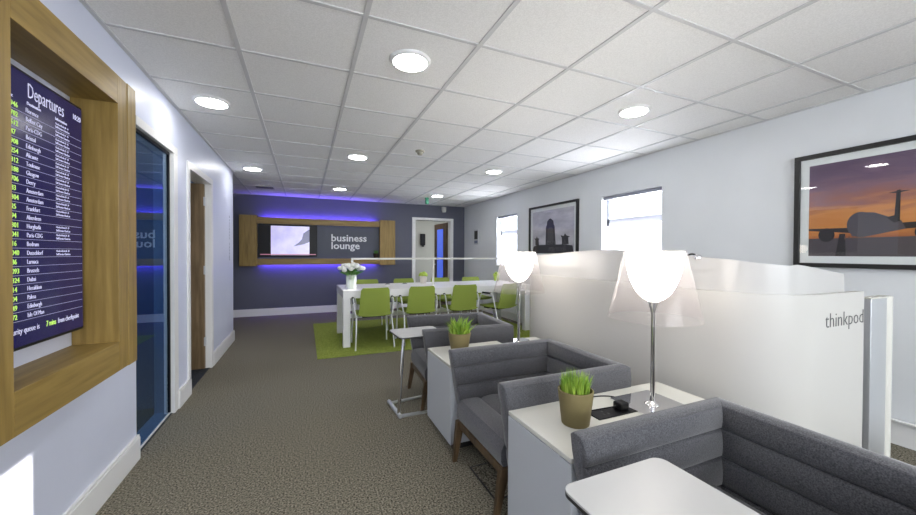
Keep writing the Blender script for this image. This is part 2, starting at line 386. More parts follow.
t = thing('ceiling_vent', 'grey slotted air vent in the ceiling near the slate wall', 'vent', (-.62, 6.92, H))
link('frame', B(-.15, .15, -.10, .10, -.012, 0, .003), 'tee', t)
bm = bmesh.new()
for i in range(7): box(bm, -.13, .13, -.085+i*.026, -.070+i*.026, -.016, -.012)
link('slats', bm, 'blackedge', t)
t = thing('ceiling_sensor', 'green plastic sensor hanging from the ceiling before the back doorway', 'sensor', (2.27, 6.9, H))
link('mount', lathe(bmesh.new(), [(.04, 0), (.045, -.02), (.03, -.03), (0, -.03)], 20), 'green_s', t, 40)
link('housing', lathe(bmesh.new(), [(.03, -.03), (.034, -.06), (.036, -.12), (.02, -.13), (0, -.13)], 20), 'green_s', t, 40)
t = thing('security_camera', 'white cylindrical camera on the slate wall above the doorway', 'camera', (2.98, YB, 2.27))
link('bracket', B(-.03, .03, -.05, 0, -.02, .05, .004), 'white', t)
link('camera_body', lathe(bmesh.new(), [(0, -.09), (.04, -.085), (.055, -.05), (.055, .03), (0, .04)], 24, 0, -.10), 'white', t, 40)

# ================================================================== LEFT WALL THINGS
X0 = -.76
dy0, dy1, dz0, dz1 = 1.43, 2.06, .83, 1.89
t = thing('display_surround', 'deep light oak box frame on the left wall around the departures screen', 'frame', (XL, 1.745, 1.35))
def loc(bm, c=(XL, 1.745, 1.35)): return xform(bm, Matrix.Translation((-c[0], -c[1], -c[2])))
oy0, oy1, oz0, oz1 = 1.25, 2.235, .70, 2.015
link('side_board', loc(B(XL+.001, X0, dy1, oy1, oz0, oz1, .0015)), 'oak_z', t)
link('side_board', loc(B(XL+.001, X0, oy0, dy0, oz0, oz1, .0015)), 'oak_z', t)
link('top_board', loc(B(XL+.001, X0, dy0, dy1, dz1, oz1, .001)), 'oak_y', t)
link('bottom_board', loc(B(XL+.001, X0, dy0, dy1, oz0, dz0, .001)), 'oak_y', t)
link('edge_lipping', loc(B(X0-.004, X0+.002, oy1-.085, oy1+.002, oz0-.001, oz1+.001, .001)), 'oak_z', t)
XS = -.86
t = thing('departures_screen', 'dark navy portrait departures board listing flights', 'screen', (XL, 1.745, 1.35))
link('housing', loc(B(XL+.022, XS-.004, 1.475, 2.022, .905, 1.835, .004)), 'black', t)
link('display', loc(B(XS-.006, XS, 1.487, 2.010, .918, 1.823)), 'screen', t)
bm = bmesh.new(); P = lambda y, z, d=.0008: (XS+d, y, z)
text(bm, 'Departures', .072, P(1.689, 1.752), 'left', sx=.60, off=-.0008); text(bm, '10:20', .030, P(1.945, 1.768), 'left', sx=.85)
text(bm, 'Time', .015, P(1.50, 1.7265), 'left'); text(bm, 'Flight', .015, P(1.59, 1.7265), 'left'); text(bm, 'Destination', .015, P(1.686, 1.7265), 'left'); text(bm, 'Information', .015, P(1.836, 1.7265), 'left')
dests = ['Florence', 'Belfast City', 'Paris-CDG', 'Bristol', 'Edinburgh', 'Alicante', 'Toulouse', 'Glasgow', 'Derry', 'Amsterdam', 'Amsterdam', 'Frankfurt', 'Aberdeen', 'Hurghada', 'Paris-CDG', 'Bodrum', 'Dusseldorf', 'Larnaca', 'Brussels', 'Dubai', 'Heraklion', 'Palma', 'Edinburgh', 'Isle Of Man']
codes = ['1946', '1702', '3512', '947', '1908', '4254', '5312', '1188', '2706', '783', '9304', '225', '294', '3301', '1041', '316', '7040', '586', '2093', '3324', '814', '404', '949', '672']
info_rows = {0, 1, 2, 3, 4, 5, 6, 7, 8, 9, 10, 11, 13, 14, 16}
bg_ = bmesh.new(); br = bmesh.new()
for i, (d, c) in enumerate(zip(dests, codes)):
    z = 1.699-.0300*i
    text(bm, d, .0225, P(1.680, z), 'left', sx=.80, off=-.0004)
    text(bg_, '%02d:%02d' % (10+(i*7)//24, (25+i*17) % 60), .0225, P(1.50, z), 'left', sx=.9); text(bg_, c, .0235, P(1.600, z), 'left', sx=.95)
    if i in info_rows:
        text(bm, 'Check-in Desks %d - %d' % (10+i, 14+i), .0105, P(1.836, z+.011), 'left', sx=.8, off=-.0003); text(bm, 'Self Service Check-in', .012, P(1.836, z-.002), 'left', sx=.85, off=-.0003)
    box(br, XS, XS+.0006, 1.49, 2.005, z-.0078, z-.0066)
text(bm, 'Security queue is', .029, P(1.580, .960), 'left', sx=.80, off=-.0004); text(bg_, '7 mins', .029, P(1.775, .960), 'left', sx=.72); text(bm, 'from checkpoint', .029, P(1.842, .960), 'left', sx=.70, off=-.0004)
link('wall_bracket', loc(B(XL+.001, XL+.024, 1.6, 1.9, 1.2, 1.5)), 'black', t)
link('white_lettering', loc(bm), 't_white', t); link('green_lettering', loc(bg_), 't_green', t); link('rule_lines', loc(br), 't_rule', t)
# vertical letters by the end of the left wall
bm = bmesh.new(); s = 'A Business'
letters = 'AIRPORT LOUNGE'
for i, ch in enumerate('business lounge'):
    text(bm, ch, .045, (XL+.001, 5.57, 1.69-i*.040), 'left', ext=.0015, off=.001)
tag(link('vertical_lettering', bm, 'bluegrey'), 'column of small grey-blue letters on the white wall end', 'lettering')

# ================================================================== BACK WALL FEATURE
YS = 7.75
FC = (.35, YB, 1.455)
t = thing('feature_surround', 'long oak box frame with violet glow on the slate wall', 'frame', FC)
fl = lambda bm: loc(bm, FC)
fx0, fx1, fz0, fz1 = -1.12, 1.82, .975, 1.94; ix0, ix1, iz0, iz1 = -.83, 1.49, 1.115, 1.79
link('end_panel', fl(B(fx0, ix0, YS-.02, YB-.03, fz0, fz1, .002)), 'oak_z', t)
link('end_panel', fl(B(ix1, fx1, YS-.02, YB-.03, fz0, fz1, .002)), 'oak_z', t)
link('top_rail', fl(B(ix0, ix1, YS, YB-.085, iz1, fz1-.03, .002)), 'oak_x', t)
link('bottom_rail', fl(B(ix0, ix1, YS, YB-.085, fz0+.02, iz0, .002)), 'oak_x', t)
link('back_panel', fl(B(ix0, ix1, YB-.06, YB-.03, iz0-.02, iz1+.02)), 'grey_in', t)
for z0, z1 in ((fz1-.055, fz1-.040), (fz0+.03, fz0+.045)):
    link('led_strip', fl(B(ix0+.03, ix1-.05, YB-.083, YB-.075, z0, z1)), 'led', t)
link('wall_batten', fl(B(fx0+.1, fx1-.1, YB-.03, YB, 1.3, 1.6)), 'blackedge', t)
for z, dz in ((fz1+.004, 1), (fz0-.004, -1)):
    l = bpy.data.lights.new('led_glow', 'AREA'); l.shape = 'RECTANGLE'; l.size = 2.15; l.size_y = .05; l.energy = 6.0; l.color = (.16, .08, 1)
    o = bpy.data.objects.new('led_glow', l); COL.objects.link(o); o.location = (.33, YB-.055, z-(.05*dz)); o.rotation_euler = Vector((0, .55, dz)).to_track_quat('-Z', 'Y').to_euler()
t = thing('television', 'black flat television in the oak frame showing a pale violet picture', 'television', (-.29, YB-.05, 1.46))
tl = lambda bm: loc(bm, (-.29, YB-.05, 1.46))
link('housing', tl(B(-.815, .235, YB-.10, YB-.05, 1.15, 1.785, .005)), 'black', t)
M['tvpic'] = noisy('tv_picture', (.55, .52, .85), (.75, .72, .98), 3, .2)
_, b = nodes(M['tvpic']); b.inputs['Emission Strength'].default_value = .32
M['tvpic'].node_tree.links.new(M['tvpic'].node_tree.nodes['Color Ramp'].outputs[0], b.inputs['Emission Color'])
M['tvdark'] = mat('tv_dark_shape', (.08, .08, .15), .2, emit=(.12, .12, .22), es=.5); M['tvred'] = mat('tv_red_band', (.3, .1, .15), .3, emit=(.5, .2, .3), es=.5)
link('display', tl(B(-.60, .09, YB-.103, YB-.10, 1.185, 1.755)), 'tvpic', t)
bm = bmesh.new()
poly(bm, [(.09, 1.70), (-.02, 1.62), (-.05, 1.50), (-.10, 1.44), (-.20, 1.36), (-.02, 1.40), (.09, 1.45)], 'back', YB-.1035)
link('dark_image_shape', tl(bm), 'tvdark', t)
link('lower_image_band', tl(B(-.78, .21, YB-.1045, YB-.1005, 1.19, 1.205)), 'tvred', t)
bm = bmesh.new()
text(bm, 'business', .205, (.50, YB-.066, 1.475), 'back', ext=.004, off=.0035, sx=1.06)
text(bm, 'lounge', .205, (.50, YB-.066, 1.315), 'back', ext=.004, off=.0035, sx=1.06)
tag(link('lounge_lettering', bm, 'sign'), 'white raised letters reading business lounge inside the oak frame', 'sign')

def pot_bm(rt, rb, h, th=.006):
    return lathe(bmesh.new(), [(0, 0), (rb-.003, 0), (rb, .003), (rt, h-.002), (rt-.002, h), (rt-th, h), (rt-th-.002, h-.03), (0, h-.03)], 36)
def blades(n, r, h0, h1, spread, wd=.0024):
    bm = bmesh.new()
    for i in range(n):
        a = random.uniform(0, 2*PI); rr = r*math.sqrt(random.random()); x, y = rr*math.cos(a), rr*math.sin(a)
        h = random.uniform(h0, h1); a2 = a+random.uniform(-.9, .9); ln = spread*h*random.uniform(.1, 1)*(rr/r+.25); w = wd*random.uniform(.7, 1.3)
        ax = random.uniform(0, PI); ux, uy = math.cos(ax)*w, math.sin(ax)*w; pv = None
        for k in range(5):
            s = k/4; px, py, pz = x+math.cos(a2)*ln*s*s, y+math.sin(a2)*ln*s*s, h*s*(1-.12*s*(rr/r))
            ww = (1-s**2)*1.0+.04; c = (bm.verts.new((px-ux*ww, py-uy*ww, pz)), bm.verts.new((px+ux*ww, py+uy*ww, pz)))
            if pv: bm.faces.new((pv[0], pv[1], c[1], c[0]))
            pv = c
    return bm
def grass_pot(x, y, z, label, s=1, rt=.074, rb=.056, h=.145, n=330, gh=(.06, .115), spread=.35, wd=.0024):
    t = thing('potted_grass', label, 'potted plant', (x, y, z), random.uniform(0, 6), 'potted grass on the side cabinets')
    link('pot', pot_bm(rt, rb, h), 'pot', t, 40)
    link('soil', lathe(bmesh.new(), [(rt-.009, h-.028), (rt*.5, h-.022), (0, h-.02)], 24), 'soil', t, 60)
    g = blades(n, rt-.016, gh[0], gh[1], spread, wd); xform(g, Matrix.Translation((0, 0, h-.024))); link('grass', g, 'grass', t)
    return t
t = thing('shelf_plant', 'small dark plant pot on the oak ledge right of the lounge lettering', 'potted plant', (1.416, 7.80, iz0))
link('pot', lathe(bmesh.new(), [(0, 0), (.045, 0), (.06, .11), (.05, .11), (.048, .09), (0, .09)], 20), 'soil', t, 40)
g = blades(40, .04, .06, .12, .4, .006); xform(g, Matrix.Translation((0, 0, .09))); link('leaves', g, 'leaf', t)
# corridor wall device
t = thing('wall_dispenser', 'black wall unit on the pale wall through the back doorway', 'dispenser', (2.99, 9.5, 1.60))
link('body', B(-.07, .07, -.09, 0, -.15, .17, .02), 'black', t); link('nozzle', B(-.03, .03, -.10, -.04, -.19, -.15, .006), 'black', t)

# ================================================================== RIGHT WALL PICTURES
def picture(y0, y1, z0, z1, label, mtw, parts):
    yc, zc = (y0+y1)/2, (z0+z1)/2; t = thing('framed_picture', label, 'picture', (XR, yc, zc)); lc = lambda bm: loc(bm, (XR, yc, zc))
    fw = .032; bm = bmesh.new()
    for a, b, c, d in ((y0, y0+fw, z0, z1), (y1-fw, y1, z0, z1), (y0+fw, y1-fw, z0, z0+fw), (y0+fw, y1-fw, z1-fw, z1)): box(bm, XR-.035, XR, a, b, c, d, .002)
    link('frame', lc(bm), 'frame_b', t)
    link('mount', lc(B(XR-.012, XR-.006, y0+fw, y1-fw, z0+fw, z1-fw)), 'mount', t)
    parts(t, lc, y0+fw+mtw, y1-fw-mtw, z0+fw+mtw, z1-fw-mtw)
    link('glazing', lc(B(XR-.024, XR-.0225, y0+fw, y1-fw, z0+fw, z1-fw)), 'glass', t)
    return t
def art_sunset():
    mt = mat('sunset_print', (.5, .3, .2), .6); nt, b = nodes(mt); N, L = nt.nodes, nt.links
    tc = N.new('ShaderNodeTexCoord'); sp = N.new('ShaderNodeSeparateXYZ'); L.new(tc.outputs['Object'], sp.inputs[0])
    no = N.new('ShaderNodeTexNoise'); mp = N.new('ShaderNodeMapping'); mp.inputs['Scale'].default_value = (1, 2.2, 11); no.inputs['Scale'].default_value = 1.6; no.inputs['Detail'].default_value = 5
    L.new(tc.outputs['Object'], mp.inputs[0]); L.new(mp.outputs[0], no.inputs['Vector'])
    ma = N.new('ShaderNodeMath'); ma.operation = 'MULTIPLY_ADD'; ma.inputs[1].default_value = .30; L.new(no.outputs[0], ma.inputs[0]); L.new(sp.outputs[2], ma.inputs[2])
    mr = N.new('ShaderNodeMapRange'); mr.inputs[1].default_value = -.10; mr.inputs[2].default_value = .52; L.new(ma.outputs[0], mr.inputs[0])
    cr = N.new('ShaderNodeValToRGB'); e = cr.color_ramp; e.elements[0].position = 0; e.elements[0].color = (.30, .085, .03, 1); e.elements[1].position = 1; e.elements[1].color = (.09, .055, .11, 1)
    for p, c in ((.18, (.52, .20, .045)), (.36, (.58, .25, .08)), (.50, (.30, .12, .09)), (.62, (.22, .12, .15)), (.8, (.13, .08, .14))):
        x = e.elements.new(p); x.color = (*c, 1)
    L.new(mr.outputs[0], cr.inputs[0]); L.new(cr.outputs[0], b.inputs['Base Color']); return mt
M['sunset'] = art_sunset()
M['plane'] = mat('print_plane_grey', (.075, .07, .085), .6); M['plane2'] = mat('print_dark', (.02, .018, .022), .6); M['apron'] = mat('print_tarmac', (.075, .065, .075), .6); M['ochre'] = mat('print_warm_grey', (.13, .075, .05), .6)
def sunset_parts(t, lc, y0, y1, z0, z1):
    link('print', lc(B(XR-.0135, XR-.012, y0, y1, z0, z1)), 'sunset', t)
    bm = bmesh.new(); D = XR-.0138
    poly(bm, [(y0, z0), (y1, z0), (y1, z0+.13), (y0, z0+.13)], 'right', D, mi=1)
    def el(cy, cz, ry, rz, d, mi, a0=0, a1=360, n=28): poly(bm, [(cy+ry*math.cos(math.radians(a0+(a1-a0)*i/n)), cz+rz*math.sin(math.radians(a0+(a1-a0)*i/n))) for i in range(n + (a1-a0 < 360))], 'right', d, mi=mi)
    yf = 1.20
    poly(bm, [(y1, z0+.205), (y1, z0+.19), (yf, z0+.16), (yf, z0+.20)], 'right', D-.0002, mi=2)      # near wing
    poly(bm, [(y0, z0+.245), (y0, z0+.225), (yf, z0+.16), (yf, z0+.21)], 'right', D-.0002, mi=2)
    poly(bm, [(1.19, z0+.305), (1.12, z0+.298), (1.05, z0+.26), (1.00, z0+.235), (.98, z0+.18), (1.18, z0+.13), (1.23, z0+.145)], 'right', D-.0003, mi=0)
    el(1.185, z0+.22, .068, .088, D-.0004, 0)
    poly(bm, [(1.065, z0+.26), (1.03, z0+.27), (1.022, z0+.43), (1.004, z0+.435), (1.006, z0+.23), (1.03, z0+.22)], 'right', D-.0005, mi=2)
    poly(bm, [(1.06, z0+.418), (1.015, z0+.427), (.96, z0+.425), (1.015, z0+.413)], 'right', D-.0006, mi=2)
    for c in (1.36, .90): el(c, z0+.155, .045, .05, D-.0006, 2)
    poly(bm, [(1.31, z0), (1.255, z0), (1.26, z0+.16), (1.29, z0+.16)], 'right', D-.0007, mi=2)
    poly(bm, [(1.245, z0+.005), (.80, z0+.005), (.80, z0+.115), (1.245, z0+.115)], 'right', D-.0007, mi=1)
    for k in range(5): el(1.26-.02*k, z0+.13, .004, .012, D-.0008, 3)
    link('printed_aeroplane', lc(bm), ['plane', 'apron', 'plane2', 'ochre'], t)
picture(.36, 1.545, 1.137, 1.985, 'large black-framed photograph of an airliner at sunset, right edge of the photo', .052, sunset_parts)
M['grey1'] = mat('print_light_grey', (.42, .42, .46), .6); M['grey2'] = mat('print_mid_grey', (.28, .28, .32), .6)
M['greysky'] = noisy('print_grey_sky', (.42, .42, .47), (.60, .60, .64), 3, .6, stretch=(1, 1, 3))
M['towergrey'] = mat('print_charcoal', (.035, .035, .042), .6)
def mono_parts(t, lc, y0, y1, z0, z1):
    link('print', lc(B(XR-.0135, XR-.012, y0, y1, z0, z1)), 'greysky', t)
    bm = bmesh.new(); D = XR-.0138; q = lambda pts, d=0, mi=0: poly(bm, [(y1-(y1-y0)*a, z0+(z1-z0)*b) for a, b in pts], 'right', D-d, mi=mi)
    q([(0, 0), (.03, .16), (.12, .20), (.80, .20), (.97, .17), (1, 0)])
    q([(.35, .2), (.36, .62), (.38, .66), (.39, .74), (.44, .80), (.48, .80), (.54, .74), (.55, .66), (.57, .62), (.60, .2)], .0002)
    q([(.08, .2), (.08, .32), (.05, .37), (.10, .36), (.12, .42), (.14, .37), (.19, .35), (.17, .32), (.18, .2)], .0002)
    q([(.74, .2), (.74, .34), (.71, .40), (.78, .38), (.81, .44), (.84, .39), (.92, .36), (.88, .34), (.89, .2)], .0002)
    q([(.40, .26), (.40, .56), (.44, .60), (.50, .60), (.54, .56), (.55, .26)], .0004, 1)
    link('printed_tower', lc(bm), ['towergrey', 'grey2'], t)
M['grey2'] = mat('print_dim_grey', (.075, .075, .08), .6)
picture(3.965, 5.15, 1.15, 2.005, 'black-framed monochrome photograph of a tower, between the two windows', .055, mono_parts)
t = thing('wall_notice', 'small narrow grey notice on the white wall near the far corner', 'notice', (XR, 7.24, 1.6))
link('board', B(-.012, 0, -.10, .10, -.17, .17, .002), 'alu', t); link('print', B(-.014, -.012, -.08, .08, -.05, .14), 'ink', t)
link('lower_print', B(-.014, -.012, -.08, .08, -.14, -.08), 'bluegrey', t)

# ================================================================== GREEN RUG
tag(link('rug', B(.135, 3.40, 4.42, 6.66, 0, .006, .002), 'rug'), 'lime green rectangular carpet under the long white table', 'rug')

# ================================================================== DINING TABLE
tx0, tx1, ty0, ty1 = .455, 3.32, 4.81, 5.81
t = thing('dining_table', 'long thick white meeting table standing on the green carpet', 'table', (1.9, 5.31, .006)); TC = (1.9, 5.31, .006)
link('tabletop', loc(B(tx0, tx1, ty0, ty1, .64, .74, .003), TC), 'tabletop', t)
for x in (tx0+.002, tx1-.092):
    for y in (ty0+.002, ty1-.092): link('leg', loc(B(x, x+.09, y, y+.09, .006, .64, .003), TC), 'tabletop', t)
link('stretcher', loc(B(tx0+.06, tx1-.06, 5.28, 5.34, .30, .36, .003), TC), 'tabletop', t)
t = thing('table_rail', 'thin white rail on posts above the middle of the long table', 'rail', (1.85, 5.3, .74))
link('rail', B(-1.24, 1.42, -.014, .014, .395, .42, .004), 'white', t)
for x in (-1.225, 0, 1.40): link('post', B(x-.016, x+.016, -.014, .014, 0, .395, .003), 'white', t)
k = 0
for x, y, lab in ((1.199, 5.60, 'small dark desk socket on the white table, nearer the flower vase'), (1.474, 5.60, 'small dark desk socket on the white table, nearer the lime plant')):
    t = thing('table_socket', lab, 'socket', (x, y, .74), 0, 'sockets in the long table')
    link('ring', lathe(bmesh.new(), [(0, 0), (.045, 0), (.045, .006), (.035, .008), (0, .008)], 24), 'alu', t, 40); link('cap', lathe(bmesh.new(), [(0, .008), (.034, .008), (.03, .013), (0, .013)], 24), 'black', t, 40)
# vase of white flowers
VX, VY = .585, 5.06
t = thing('flower_vase', 'tall clear glass cylinder vase at the left end of the white table', 'vase', (VX, VY, .74))
link('vessel', lathe(bmesh.new(), [(0, 0), (.062, 0), (.065, .004), (.070, .2), (.066, .2), (.061, .012), (0, .012)], 32), 'vase', t, 40)
link('water', lathe(bmesh.new(), [(0, .0125), (.047, .0125), (.049, .12), (0, .12)], 24), 'vase', t, 40)
FL = 'white blooms standing in the glass vase'
for i in range(22):
    a = i*2.4; rr = .165*math.sqrt((i+.5)/22); x, y = rr*math.cos(a), rr*math.sin(a); z = .27+.06*(1-(rr/.165)**2)+random.uniform(-.015, .015)
    t = thing('cut_flower', 'white bloom on a green stem in the glass vase', 'flower', (VX, VY, .74), 0, FL)
    bx, by = -x*.22, -y*.22
    link('stem', tube(bmesh.new(), [(bx, by, .016), (x*.25, y*.25, .16), (x*.8, y*.8, z-.05), (x, y, z-.015)], .0022, 5), 'stem', t, 60)
    bm = bmesh.new(); bmesh.ops.create_icosphere(bm, subdivisions=2, radius=.034)
    for v in bm.verts:
        an = math.atan2(v.co.y, v.co.x); v.co *= 1+.13*math.sin(an*6)*(.4+abs(v.co.z)/.034); v.co.z *= .8
    xform(bm, Matrix.Translation((x, y, z))); link('bloom', bm, 'petal', t, 180)
    bm = bmesh.new(); 
    for s in (0, 1):
        la = a+s*2+.5; z0 = .18+.03*s; p = [bm.verts.new((x*.35, y*.35, z0)), bm.verts.new((x*.5+.04*math.cos(la+.5), y*.5+.04*math.sin(la+.5), z0+.05)), bm.verts.new((x*.75+.075*math.cos(la), y*.75+.075*math.sin(la), z0+.06)), bm.verts.new((x*.5+.04*math.cos(la-.5), y*.5+.04*math.sin(la-.5), z0+.03))]
        bm.faces.new(p)
    link('leaves', bm, 'leaf', t)
def small_pot(x, y, label, s, potm):
    t = thing('table_plant', label, 'potted plant', (x, y, .74), 0, 'small plants on the long table')
    link('pot', xform(pot_bm(.052, .040, .10, .005), Matrix.Scale(s, 4)), potm, t, 40)
    bm = bmesh.new()
    for i in range(60):
        a = random.uniform(0, 2*PI); e = math.asin(random.uniform(-.1, 1)); r = .055*s*random.uniform(.7, 1); c = Vector((r*math.cos(a)*math.cos(e), r*math.sin(a)*math.cos(e), .105*s+r*math.sin(e)*.9))
        n = len(bm.verts); bmesh.ops.create_icosphere(bm, subdivisions=1, radius=.013*s, matrix=Matrix.Translation(c))
    link('foliage', bm, 'lime', t, 180); return t
small_pot(1.79, 5.62, 'cream pot with a lime green plant in the middle of the white table', 1.2, 'creampot')
small_pot(3.18, 5.66, 'yellow-green potted plant at the right end of the white table', 1.0, 'lime')

# ================================================================== GREEN CHAIRS
def green_chair(label):
    t = thing('meeting_chair', label, 'chair', (0, 0, 0), 0, 'lime green chairs around the long table')     # faces +Y
    def shell(pts, wid, th=.022, n=14):
        bm = bmesh.new(); rows = []
        for (y, z, w_, cv, ny, nz) in pts:
            f = []; bk = []
            for i in range(n+1):
                u = -1+2*i/n; x = u*w_/2; off = cv*u*u; e = (1-abs(u)**6)*.75+.25
                f.append(bm.verts.new((x, y+ny*(off+th/2*e), z+nz*(off+th/2*e)))); bk.append(bm.verts.new((x, y+ny*(off-th/2*e), z+nz*(off-th/2*e))))
            rows.append(f+bk[::-1])
        m_ = len(rows[0])
        for a, b in zip(rows[:-1], rows[1:]):
            for i in range(m_): bm.faces.new((a[i], a[(i+1) % m_], b[(i+1) % m_], b[i]))
        bm.faces.new(rows[0][::-1]); bm.faces.new(rows[-1]); bmesh.ops.recalc_face_normals(bm, faces=bm.faces); return bm
    bp = []
    for i in range(13):
        s = i/12; z = .415+.365*s; y = -.195-.075*s; w_ = .405-.05*s
        if s > .93: w_ -= .03*(s-.93)/.07*1.2
        bp.append((y, z, w_, .022, 1, .15))
    link('backrest', shell(bp, .4), 'green', t, 60)
    sp = []
    for i in range(12):
        s = i/11; y = -.21+.44*s; w_ = .425+.02*math.sin(PI*s); 
        if s > .9: w_ -= .05*(s-.9)/.1
        sp.append((y, .432-.012*math.sin(PI*s)+(-.012 if s > .95 else 0), w_, .012, 0, 1))
    link('seat', shell(sp, .42, .03), 'green', t, 60)
    link('seat_pan', B(-.15, .15, -.15, .15, .395, .414, .006), 'black', t)
    for s in (-1, 1):
        x = s*.225
        # rear leg, armrest loop and front leg
        link('leg', tube(bmesh.new(), rounded([(s*.20, -.13, .41), (x, -.16, .40), (s*.235, -.215, .20), (s*.245, -.235, .0)], .03), .010, 8), 'chairframe', t, 60)
        link('leg', tube(bmesh.new(), rounded([(s*.20, .15, .41), (x, .19, .40), (s*.235, .215, .20), (s*.24, .225, .0)], .03), .010, 8), 'chairframe', t, 60)
        ar = link('arm', tube(bmesh.new(), rounded([(x, -.16, .40), (s*.25, -.15, .50), (s*.255, -.12, .635), (s*.255, .10, .635), (s*.25, .15, .52), (x, .17, .40)], .05), .009, 8), 'chairframe', t, 60)
        link('arm_pad', tube(bmesh.new(), [(s*.255, -.08, .642), (s*.255, .08, .642)], .014, 8), 'black', ar, 60)
    link('stretcher', tube(bmesh.new(), [(-.20, .0, .40), (.20, .0, .40)], .010, 8), 'chairframe', t, 60)
    return t
gc = green_chair('lime green chair nearest the left table end, near side, its back to the viewer')
gc.location = (.83, 4.84, .006)
for (x, y, rz, lab) in ((1.45, 4.85, .02, 'lime green chair back to the viewer, second from the vase end'),
        (2.10, 4.86, -.03, 'lime green chair back to the viewer, third from the vase end'),
        (2.72, 4.80, .35, 'lime green chair on the near side at the right, seen behind the far table lamp'),
        (.97, 5.88, PI, 'lime green chair on the far side just right of the flower vase'),
        (1.60, 5.89, PI+.02, 'lime green chair on the far side, left of the cream potted plant'),
        (2.27, 5.90, PI-.02, 'lime green chair on the far side in front of the back doorway'),
        (2.90, 5.90, PI+.03, 'lime green chair on the far side nearest the window wall')):
    dup(gc, (x, y, .006), rz, lab)

# ================================================================== GREY ARMCHAIRS
def armchair(label, cy):
    t = thing('armchair', label, 'armchair', (1.164, cy, 0), 0, 'grey channelled armchairs beside the pod')
    TH, Z0, Z1 = .078, .22, .652
    XB, YO, XF = .388, .328, -.362       # back outer x, arm outer y, arm front x
    seams = [.30, .408, .512]; bounds = [Z0, .33, .44, .548, Z1]
    prof = []                             # (depth from outer face, z); outward lean added below
    for z in (Z0, .29, .39, .49, .58): prof.append((0, z))
    for a in (150, 120, 90, 60, 30): prof.append((TH*.5*(1-math.sin(math.radians(a-90)+0)) if 0 else TH*.5+TH*.5*math.cos(math.radians(a)), Z1-.028+.028*math.sin(math.radians(a))))
    for b in range(3, -1, -1):
        lo, hi = bounds[b], bounds[b+1]; SS = (0, .035, .10, .22, .40, .60, .78, .90, .965, 1)
        for i, s in enumerate(SS):
            if b < 3 and i == 0: continue
            if b == 3 and i < 2: continue
            z = hi+(lo-hi)*s; bul = math.sin(PI*s)**.34 if 0 < s < 1 else 0
            prof.append((TH-.026+.026*bul, z))
    lean = lambda z: .015*((z-Z0)/(Z1-Z0))
    cx_ = TH*.5; cz_ = (Z0+Z1)/2
    def panel(pos):
        """pos(section, depth, z) -> point ; sections 0..n"""
        bm = bmesh.new(); rows = []
        for s in range(pos.n):
            rows.append([bm.verts.new(pos(s, d, z)) for d, z in prof])
        m_ = len(prof)
        for a, b in zip(rows[:-1], rows[1:]):
            for i in range(m_): bm.faces.new((a[i], a[(i+1) % m_], b[(i+1) % m_], b[i]))
        bm.faces.new(rows[0][::-1]); bm.faces.new(rows[-1]); bmesh.ops.recalc_face_normals(bm, faces=bm.faces); return bm
    for sd in (1, -1):
        def pos(s, d, z, sd=sd):
            xf = XF+.07*(1-(z-Z0)/(Z1-Z0))
            if s < 4:
                k, ins = [(0, .80), (.003, .92), (.009, .98), (.02, 1)][s]; d = cx_+(d-cx_)*ins; zz = cz_+(z-cz_)*(1-(1-ins)*.06); x = xf+k
            else: zz = z; x = (xf+XB)/2 if s == 4 else XB+lean(z)-d
            return (x, sd*(YO+lean(z)-d), zz)
        pos.n = 6
        link('arm', panel(pos), 'fabric', t, 50)
    def pos(s, d, z):
        y = (YO+lean(z)-d)*(-1, 0, 1)[s]; return (XB+lean(z)-d, y, z)
    pos.n = 3
    link('backrest', panel(pos), 'fabric', t, 50)
    bm = bmesh.new(); n = 4; xs0, xs1, hw = -.325, .285, YO-TH+.010; prof2 = []
    w_ = (xs1-xs0)/n; top = []
    for b in range(n):
        for i in range(9):
            s = i/8; 
            if b and i == 0: continue
            zt = .342+.016*(math.sin(PI*s)**.4 if 0 < s < 1 else 0) - (.018 if b == 0 and i == 0 else 0)
            top.append((xs0+w_*(b+s), zt))
    sec = [(xs0+.006, .240), (xs0-.004, .262), (xs0-.006, .31)] + top + [(xs1, .240)]
    rows = [[bm.verts.new((x, y, z)) for x, z in sec] for y in (-hw, hw)]
    for i in range(len(sec)): bm.faces.new((rows[0][i], rows[0][(i+1) % len(sec)], rows[1][(i+1) % len(sec)], rows[1][i]))
    bm.faces.new(rows[0][::-1]); bm.faces.new(rows[1]); bmesh.ops.recalc_face_normals(bm, faces=bm.faces)
    link('seat', bm, 'fabric', t, 45)
    # timber under-frame
    bm = bmesh.new(); box(bm, -.325, -.295, -.26, .26, .195, .238, .004); box(bm, .25, .28, -.26, .26, .195, .238, .004)
    for s in (-1, 1): box(bm, -.31, .27, s*.245-.014, s*.245+.014, .195, .238, .004)
    link('underframe', bm, 'walnut', t)
    for sx, sy in ((-1, 1), (-1, -1), (1, 1), (1, -1)):
        bm = bmesh.new(); x1 = -.310 if sx < 0 else .265; x0 = -.350 if sx < 0 else .33; y1, y0 = sy*.255, sy*.25
        r = [(.024, .019, x1, y1, .236), (.021, .017, x1+(x0-x1)*.35, y1+(y0-y1)*.3, .16), (.013, .012, x0, y0, 0)]
        rings = [[bm.verts.new((x+a*ux, y+b*uy, z)) for ux, uy in ((-1, -1), (1, -1), (1, 1), (-1, 1))] for a, b, x, y, z in r]
        for a, b in zip(rings[:-1], rings[1:]):
            for i in range(4): bm.faces.new((a[i], a[(i+1) % 4], b[(i+1) % 4], b[i]))
        bm.faces.new(rings[0]); bm.faces.new(rings[-1][::-1]); bmesh.ops.recalc_face_normals(bm, faces=bm.faces)
        bmesh.ops.bevel(bm, geom=bm.edges[:], offset=.003, segments=1, affect='EDGES')
        link('leg', bm, 'walnut', t)
    return t
ac = armchair('grey channelled armchair between the two white cabinets', 1.692)
